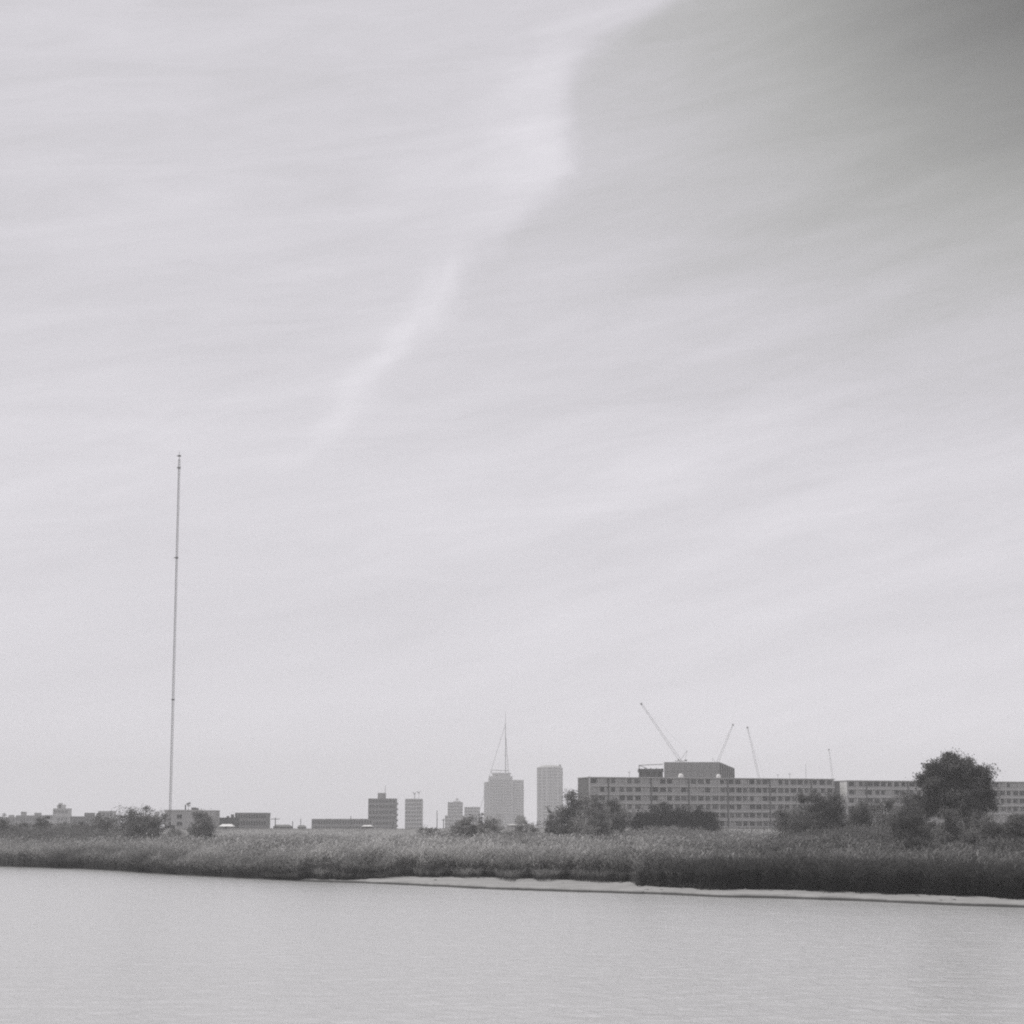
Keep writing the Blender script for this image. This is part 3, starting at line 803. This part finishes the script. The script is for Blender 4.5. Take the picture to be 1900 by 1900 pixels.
crane('leftmost and longest crane, its jib leaning far to the left', (1262, 1411), (1190, 1306), 2000, 2.6, (1275, 1393))
crane('crane with a short jib leaning right above the grey building shell', (1330, 1418), (1360, 1345), 2300, 2.6)
crane('crane right of the grey building shell with a jib leaning slightly left', (1413, 1462), (1387, 1350), 2300, 2.4)
crane('faint short crane jib above the right end of the long block', (1547, 1460), (1538, 1391), 2800, 2.2)
p = at(1495, 1418, 1600)
o = empty('flag_pole', (p.x, 1600, 2.2), 'very thin pole above the long roof between two cranes', 'pole')
MB().tube((0, 0, -.3), (0, 0, p.z - 2.2), .3, .12).build('shaft', M['steel'], o)

# ------------------------------------------------------------------ distant towers
def block(name, label, cat, px0, px1, ytop, Y, depth, mat='far_wall', floors=0, cols=0, group=None, hut=None, band=True, base=2.0, parapet=True):
    a, b = at(px0, ytop, Y), at(px1, ytop, Y); wd = b.x - a.x; H = a.z - base
    o = empty(name, (a.x, Y, base), label, cat, group)
    MB().box(0, wd, 0, depth, -.5, H).build('wall', M[mat], o)
    if parapet:
        MB().box(-.15, wd + .15, -.15, depth + .15, H + .003, H + .45).build('parapet', M[mat], o)
    if floors:
        fh = H / floors
        fb, wn, pr = MB(), MB(), MB()
        for k in range(floors):
            z = k * fh
            if band: fb.box(-.05, wd + .05, -.45, -.004, z - .1, z + fh * .34)
            for c in range(cols):
                x = (c + .5) * wd / cols; ww = wd / cols * .36
                wn.box(x - ww, x + ww, -.06, -.002, z + fh * .38, z + fh * .86)
        if band: tag(fb.build('floor_bands', M[mat], o), None, None, None, 'stuff')
        tag(wn.build('windows', M['glass_mid'], o), None, None, None, 'stuff')
        for c in range(cols + 1):
            x = c * wd / cols
            pr.box(x - .2, x + .2, -.35, -.006, 0, H)
        tag(pr.build('piers', M[mat], o), None, None, None, 'stuff')
    if hut:
        for (h0, h1, yt) in hut:
            c0, c1 = at(h0, yt, Y), at(h1, yt, Y)
            MB().box(c0.x - a.x, c1.x - a.x, depth * .3, depth * .7, H + .46, c0.z - base).build('roof_hut', M[mat], o)
    return o, a, H, wd


o, a, H, wd = block('apartment_tower', 'darkest of the small towers, square with a lift hut on its flat roof', 'tower', 684, 734, 1483, 1150, 16, 'mid_wall', 6, 8, None, [(700, 714, 1471)])
z = H + 4.2
MB().tube((at(713, 1480, 1150).x - a.x, 8, z - 4), (at(713, 1480, 1150).x - a.x, 8, z + 3.5), .12).build('aerial', M['steel'], o)
for k in range(6):
    MB().box(wd + .01, wd + .9, .5, 10, k * H / 6 + .1, k * H / 6 + 1.2).build('side_balcony', M['mid_wall'], o)
o, a, H, wd = block('apartment_tower', 'slim pale tower with two aerials on top, right of the dark square tower', 'tower', 752, 783, 1483, 1800, 20, 'far_wall', 8, 6)
for px, yy_, k in ((769, 1471, 1), (777, 1469, 0)):
    q = at(px, yy_, 1800); x = q.x - a.x; zt = q.z - 2
    m = MB().tube((x, 5, H + .4), (x, 5, zt), .28 if k else .14)
    m.tube((x - 1.6, 5, zt + .4), (x, 5, zt - 1.5), .35).tube((x + 1.4, 5, zt + .9), (x, 5, zt - 1.5), .2)
    m.build('aerial', M['frame'], o)
o, a, H, wd = block('apartment_tower', 'small pale tower with a lift hut, in the middle of the skyline', 'tower', 831, 858, 1489, 2100, 20, 'far_wall', 9, 5, None, [(841, 854, 1486)])
MB().box(wd * .55, wd * .7, 7, 10, H + 2.2, H + 4.4).build('chimney', M['far_wall'], o)
block('office_building', 'low pale block just right of the small pale tower', 'building', 862, 890, 1498, 2200, 20, 'far_wall', 7, 5)
block('office_building', 'low wide hazy block at the foot of the small pale tower', 'building', 826, 862, 1513, 2000, 20, 'far_wall', 4, 6, parapet=False)

# the tower with wings and a flared cap
Yt = 2500.0
a = at(898, 1450, Yt)
o = empty('office_tower', (a.x, Yt, 2.0), 'widest hazy high-rise with stepped wings and a flared cap under the thin antenna', 'tower')
def seg(nm, p0, p1, yt, y0, y1, mt='far_wall', z0=None):
    l, r = at(p0, yt, Yt + y0), at(p1, yt, Yt + y0)
    MB().box(l.x - a.x, r.x - a.x, y0, y1, -.5 if z0 is None else z0, l.z - 2).build(nm, M[mt], o)
    return l.x - a.x, r.x - a.x, l.z - 2
seg('left_wing', 898, 907, 1451, 6, 26)
seg('right_wing', 951, 972, 1447, 6, 26)
xa, xb, zt = seg('wall', 907, 951, 1440, 0, 30)
zc = at(911, 1434, Yt).z - 2
xm0, xm1 = at(912, 1434, Yt).x - a.x, at(948, 1434, Yt).x - a.x
b = MB(); b.v = [(xm0 + 1.5, 1, zt), (xm1 - 1.5, 1, zt), (xm1 - 1.5, 29, zt), (xm0 + 1.5, 29, zt), (xm0, -.5, zc), (xm1, -.5, zc), (xm1, 30.5, zc), (xm0, 30.5, zc)]
b.f = [(0, 3, 2, 1), (4, 5, 6, 7), (0, 1, 5, 4), (1, 2, 6, 5), (2, 3, 7, 6), (3, 0, 4, 7)]
b.build('flared_cap', M['far_wall'], o)
for i in range(9):
    x = xa + 1.0 + i * (xb - xa - 2) / 8
    MB().box(x - .35, x + .35, -.6, -.01, 0, zt - 1).build('facade_rib', M['mid_wall' if i in (4,) else 'far_wall'], o)
wn = MB()
for k in range(18):
    for i in range(8):
        x = xa + 1.6 + i * (xb - xa - 2) / 8
        wn.box(x, x + 2.2, -.08, -.005, k * 3.4 + 1.2, k * 3.4 + 2.9)
    for i in range(4):
        x = xb + 1 + i * 3.3; wn.box(x, x + 2.2, 5.9, 5.99, k * 3.3 + 1.2, k * 3.3 + 2.7)
tag(wn.build('windows', M['glass_mid'], o), None, None, None, 'stuff')

# the antenna standing over it
q = at(938, 1434, Yt)
o = empty('antenna_mast', (q.x, Yt + 10, zc + 2), 'thin antenna mast with long slanting stays, on top of the widest high-rise', 'antenna')
def T3(px, py, dy=10): 
    v = at(px, py, Yt + dy); return Vector((v.x - q.x, dy - 10, v.z - zc - 2))
MB().tube(T3(938, 1434), T3(938, 1348), .55, .42).tube(T3(938, 1348), T3(938, 1320), .32, .15).build('mast', M['steel'], o)
MB().tube(T3(943.5, 1434), T3(939, 1370), .34, .25).build('leg', M['steel'], o)
lt = MB()
for k in range(12):
    y0_, y1_ = 1434 - k * 6, 1434 - (k + 1) * 6
    lt.tube(T3(938, y0_), T3(943.5 - 4.5 * (k + 1) / 11, y1_), .14, .14, 4)
lt.build('bracing', M['steel'], o)
MB().tube(T3(937.5, 1345), T3(911, 1430), .24, .24).build('stay', M['steel'], o)
MB().tube(T3(911, 1430), T3(889, 1508, -6), .26, .26).build('stay', M['steel'], o)
pf = MB().tube(T3(910, 1429), T3(944, 1430), .38)
for px in (911, 920, 929, 943): pf.tube(T3(px, 1430), T3(px, 1434.5), .16)
pf.build('platform', M['steel'], o)
seg_p = [(T3(911, 1431), T3(914, 1437))]
MB().tube(*seg_p[0], .2).build('strut', M['steel'], o)

# the ribbed polygonal tower with a domed top
c0, c1 = at(997, 1424, Yt), at(1043, 1424, Yt); cx = (c0.x + c1.x) / 2; r = (c1.x - c0.x) / 2; Ht = c0.z - 2
o = empty('ribbed_tower', (cx, Yt, 2.0), 'rounded high-rise with vertical ribs and a low domed top', 'tower')
pts = [(r * math.copysign(abs(math.cos(t)) ** .8, math.cos(t)), r * math.copysign(abs(math.sin(t)) ** .8, math.sin(t))) for t in [2 * math.pi * (i + .5) / 16 for i in range(16)]]
mb = MB().prism(pts, -.5, Ht); mb.build('wall', M['far_wall'], o)
MB().dome((0, 0, Ht + .01), r * .97, 3.2, 20, 4).build('dome', M['far_wall'], o)
for i, (x, y) in enumerate(pts):
    if y < 3:
        MB().box(x - .8, x + .8, y - .7, y + .2, 0, Ht - .5).build('rib', M['far_wall' if i % 3 else 'mid_wall'], o)
        x2_, y2_ = pts[(i + 1) % 16]
        if y2_ < 3:
            g = MB()
            for k in range(20):
                z_ = k * Ht / 20 + 1.2
                A, B = Vector((x, y, z_)), Vector((x2_, y2_, z_)); dn = Vector((A.y - B.y, B.x - A.x, 0)).normalized() * -.12
                if dn.dot(Vector((x, y, 0))) < 0: dn = -dn
                A2, B2 = A.lerp(B, .2) + dn, A.lerp(B, .8) + dn; n0 = len(g.v)
                A3, B3 = A.lerp(B, .2) - dn, A.lerp(B, .8) - dn; up = Vector((0, 0, 1.9))
                g.v += [tuple(v) for v in (A2, B2, B2 + up, A2 + up, A3, B3, B3 + up, A3 + up)]
                g.f += [(n0, n0 + 1, n0 + 2, n0 + 3), (n0 + 3, n0 + 2, n0 + 6, n0 + 7), (n0, n0 + 4, n0 + 5, n0 + 1), (n0, n0 + 3, n0 + 7, n0 + 4), (n0 + 1, n0 + 5, n0 + 6, n0 + 2)]
            tag(g.build('windows', M['glass_mid'], o), None, None, None, 'stuff')
v = at(1039, 1419, Yt)
MB().box(v.x - cx - 1.4, v.x - cx + 1.4, -2, 2, Ht + .2, v.z - 2 + .4).build('roof_hut', M['mid_wall'], o)

# ------------------------------------------------------------------ low buildings
block('long_low_building', 'long low flat-roofed building left of the dark square tower', 'building', 579, 690, 1521, 1050, 14, 'mid_wall', 2, 22)
block('warehouse', 'grey flat-roofed building with a dark upper storey, right end of the left group', 'building', 437, 494, 1510, 820, 14, 'mid_wall', 3, 12, None, [(436, 446, 1508)])
block('warehouse', 'lower dark wing beside the grey flat-roofed building', 'building', 400, 436, 1519, 800, 12, 'dark_wall', 2, 9, None, [(426, 429, 1511), (418, 420, 1514)])
# the white house behind the mast
Yh = 632.0
a, b_ = at(306, 1503, Yh), at(400, 1506, Yh); wd = b_.x - a.x; H = a.z - 2
o = empty('white_house', (a.x, Yh, 2.0), 'pale flat-roofed house with two dark windows one above the other, right of the radio mast', 'house')
MB().box(0, wd, 0, 9, -.4, H - .3).build('wall', M['pale_wall'], o)
MB().box(-.2, wd * .66, -.2, 9.2, H - .299, H + .1).build('roof', M['slab'], o)
MB().box(wd * .66 + .01, wd + .1, -.1, 9.1, H - .298, H - .05).build('roof', M['slab'], o)
for px, py, w, h in ((333, 1515, 1.5, 1.2), (333, 1528.5, 1.6, 1.1)):
    q = at(px, py, Yh)
    f = MB().box(-w / 2, w / 2, -.09, -.001, -h / 2, h / 2).build('window', M['glass'], o)
    f.location = (q.x - a.x, 0, q.z - 2)
    g = MB().box(-w / 2 - .1, w / 2 + .1, -.2, -.002, -h / 2 - .14, -h / 2 - .01).box(-.04, .04, -.13, -.091, -h / 2, h / 2)
    g.build('window_frame', M['slab'], f)
q = at(340.5, 1493, Yh); x = q.x - a.x
MB().tube((x, 4, H), (x, 4, q.z - 2), .2).build('chimney_pipe', M['frame'], o)
q = at(346, 1489, Yh); x = q.x - a.x
MB().tube((x, 4, H), (x, 4, q.z - 2.3), .07).tube((x - .6, 4, q.z - 2.5), (x + .6, 4, q.z - 2.1), .3).tube((x - .3, 4, q.z - 3), (x + .7, 4, q.z - 2.9), .14).build('roof_aerial', M['steel'], o)
q = at(358, 1498, Yh); x = q.x - a.x
MB().box(x - 1.0, x + .2, 3, 5, H + .1, q.z - 2).box(x + .25, x + 1.1, 3, 5, H + .1, q.z - 2.15).build('water_tank', M['steel'], o)

block('stepped_building', 'pale stepped tower near the left edge, tallest thing left of the mast foot', 'building', 99, 127, 1501, 1600, 12, 'far_wall', 3, 4, None, [(104, 118, 1493), (107, 112, 1490)])
block('low_house', 'pale low house joined to the left of the stepped pale tower', 'house', 84, 99, 1512, 1580, 10, 'far_wall', 2, 3, parapet=False)
block('low_house', 'long low house with a flat dark roof and a small hut, near the left edge', 'house', 131, 182, 1516, 1300, 10, 'dark_wall', 1, 8, None, [(155, 172, 1508)])
block('low_house', 'pale square block left of the broad bushy shrub', 'house', 183, 210, 1506, 1300, 10, 'far_wall', 3, 4)
block('low_house', 'low dark house with two roof boxes close to the left edge', 'house', 30, 84, 1514, 1400, 10, 'mid_wall', 2, 9, None, [(37, 45, 1506), (62, 73, 1508)])
block('low_house', 'flat low house cut by the left edge of the view', 'house', -30, 29, 1517, 1400, 10, 'mid_wall', 2, 8, None, [(14, 22, 1512)])
# small sheds and huts on and behind the levee
def shed(name, label, px0, px1, yt, yr, Y, mat, roof):
    a, b = at(px0, yt, Y), at(px1, yt, Y); g = float(gz(a.x, Y)) ; wd = b.x - a.x; H = max(a.z - g, .9); R_ = at(px0, yr, Y).z - g
    o = empty(name, (a.x, Y, g), label, 'shed')
    MB().box(0, wd, 0, 4, -.2, H).build('wall', M[mat], o)
    m = MB(); m.v = [(-.2, -.3, H + .01), (wd + .2, -.3, H + .01), (wd + .2, 4.3, H + .01), (-.2, 4.3, H + .01), (.15 * wd, 2, R_), (.85 * wd, 2, R_)]
    m.f = [(0, 1, 5, 4), (2, 3, 4, 5), (1, 2, 5), (3, 0, 4), (0, 3, 2, 1)]
    m.build('roof', M[roof], o)
    MB().box(wd * .4, wd * .55, -.06, -.002, 0.05, H * .8).build('door', M['frame'], o)
    return o
shed('shed', 'low shed with a bright white roof right of the white house', 407, 432, 1534, 1529, 586, 'mid_wall', 'white')
shed('shed', 'tiny shed with a white roof at the left foot of the dark square tower', 672, 690, 1535, 1531, 590, 'roof', 'white')
shed('hut', 'small dark-roofed hut between the antenna tower and the ribbed tower', 956, 975, 1524, 1513, 588, 'pale_wall', 'roof')
shed('hut', 'long low pale roof right below the antenna tower', 940, 990, 1534, 1529, 586, 'pale_wall', 'slab')
shed('hut', 'small dark hut on the skyline beside the utility pole', 507, 540, 1534, 1530, 700, 'roof', 'roof')
shed('hut', 'small pitched roof on the skyline left of the long low building', 552, 566, 1535, 1531, 700, 'roof', 'roof')

# poles on the skyline
PG = 'thin poles on the skyline'
for px, yt, Y, arm, lab in [(511, 1517, 700, 1.5, 'utility pole with a crossarm, right of the grey flat-roofed building'), (543, 1524, 800, 0, 'short thick post on the skyline between the huts'),
                            (811, 1504, 900, 0, 'tallest thin pole, left of the small pale tower'), (729, 1521, 760, 0, 'thin pole at the right foot of the dark square tower'), (823, 1519, 800, .8, 'short pole with a crossarm left of the small pale tower'),
                            (651, 1514, 900, 0, 'thin pole rising over the long low building'), (558, 1519, 900, 0, 'faint thin pole over the small pitched roof')]:
    q = at(px, yt, Y)
    o = empty('utility_pole', (q.x, Y, 1.9), lab, 'pole', PG)
    MB().tube((0, 0, -.3), (0, 0, q.z - 1.9), .22, .15, 6).build('shaft', M['wood'], o)
    if arm: MB().box(-arm, arm, -.08, .08, q.z - 2.5, q.z - 2.3).build('crossarm', M['wood'], o)

# ------------------------------------------------------------------ the tall radio mast
Ym = 590.0
bt, tp_ = at(315, 1527, Ym), at(315, 840, Ym)
gzm = float(gz(bt.x, Ym))
o = empty('radio_mast', (bt.x, Ym, gzm), 'very tall thin lattice radio mast standing alone at the left', 'mast')
Hm = tp_.z - gzm
def tri(mb, z0, z1, w, n, r):
    C = [Vector((w * math.cos(t), w * math.sin(t), 0)) for t in (math.pi / 6, math.pi * 5 / 6, math.pi * 3 / 2)]
    for c in C: mb.tube(c + Vector((0, 0, z0)), c + Vector((0, 0, z1)), r, r, 4)
    for k in range(n):
        a_, b_ = z0 + (z1 - z0) * k / n, z0 + (z1 - z0) * (k + 1) / n
        for i in range(3):
            j = (i + 1) % 3
            mb.tube(C[i] + Vector((0, 0, a_)), C[j] + Vector((0, 0, b_)), r * .62, r * .62, 3)
            mb.tube(C[i] + Vector((0, 0, b_)), C[j] + Vector((0, 0, b_)), r * .55, r * .55, 3)
nsec = 8
for k in range(nsec):
    m = MB(); tri(m, 2.2 + (Hm - 4.2) * k / nsec, 2.2 + (Hm - 4.2) * (k + 1) / nsec - .03, .34 if k > 3 else .38, 26, .043)
    m.build('lattice_section', M['steel'], o)
MB().tube((0, 0, 0), (0, 0, 2.2), .5, .3, 8).build('base_insulator', M['frame'], o)
MB().box(-1.3, 1.3, -1.1, 1.1, -.3, 1.3).build('foundation', M['frame'], o)
MB().tube((0, 0, Hm - 2.2), (0, 0, Hm + .4), .09, .05).build('lightning_rod', M['steel'], o)
for py, w in ((846, .8), (868, .7), (1035, .9), (1298, .5)):
    z_ = at(315, py, Ym).z - gzm
    MB().tube((-w, 0, z_), (.5, 0, z_ + .15), .10).box(-.42, .42, -.42, .42, z_ - .2, z_ + .2).build('antenna_bracket', M['steel'], o)

# ------------------------------------------------------------------ haze over everything
hm = bpy.data.materials.new('haze'); hm.use_nodes = True
hn = hm.node_tree; hn.nodes.clear()
pv = hn.nodes.new('ShaderNodeVolumePrincipled'); pv.inputs['Color'].default_value = (0.995, 0.993, 1.0, 1)
pv.inputs['Density'].default_value = 2.6e-4; pv.inputs['Anisotropy'].default_value = 0.0
ho = hn.nodes.new('ShaderNodeOutputMaterial'); hn.links.new(pv.outputs[0], ho.inputs['Volume'])
hz_ = MB().box(-3100, 3100, -260, 5100, -1.8, 160).build('haze', hm)
tag(hz_, 'pale even haze over the river and the city', None, None, 'stuff')
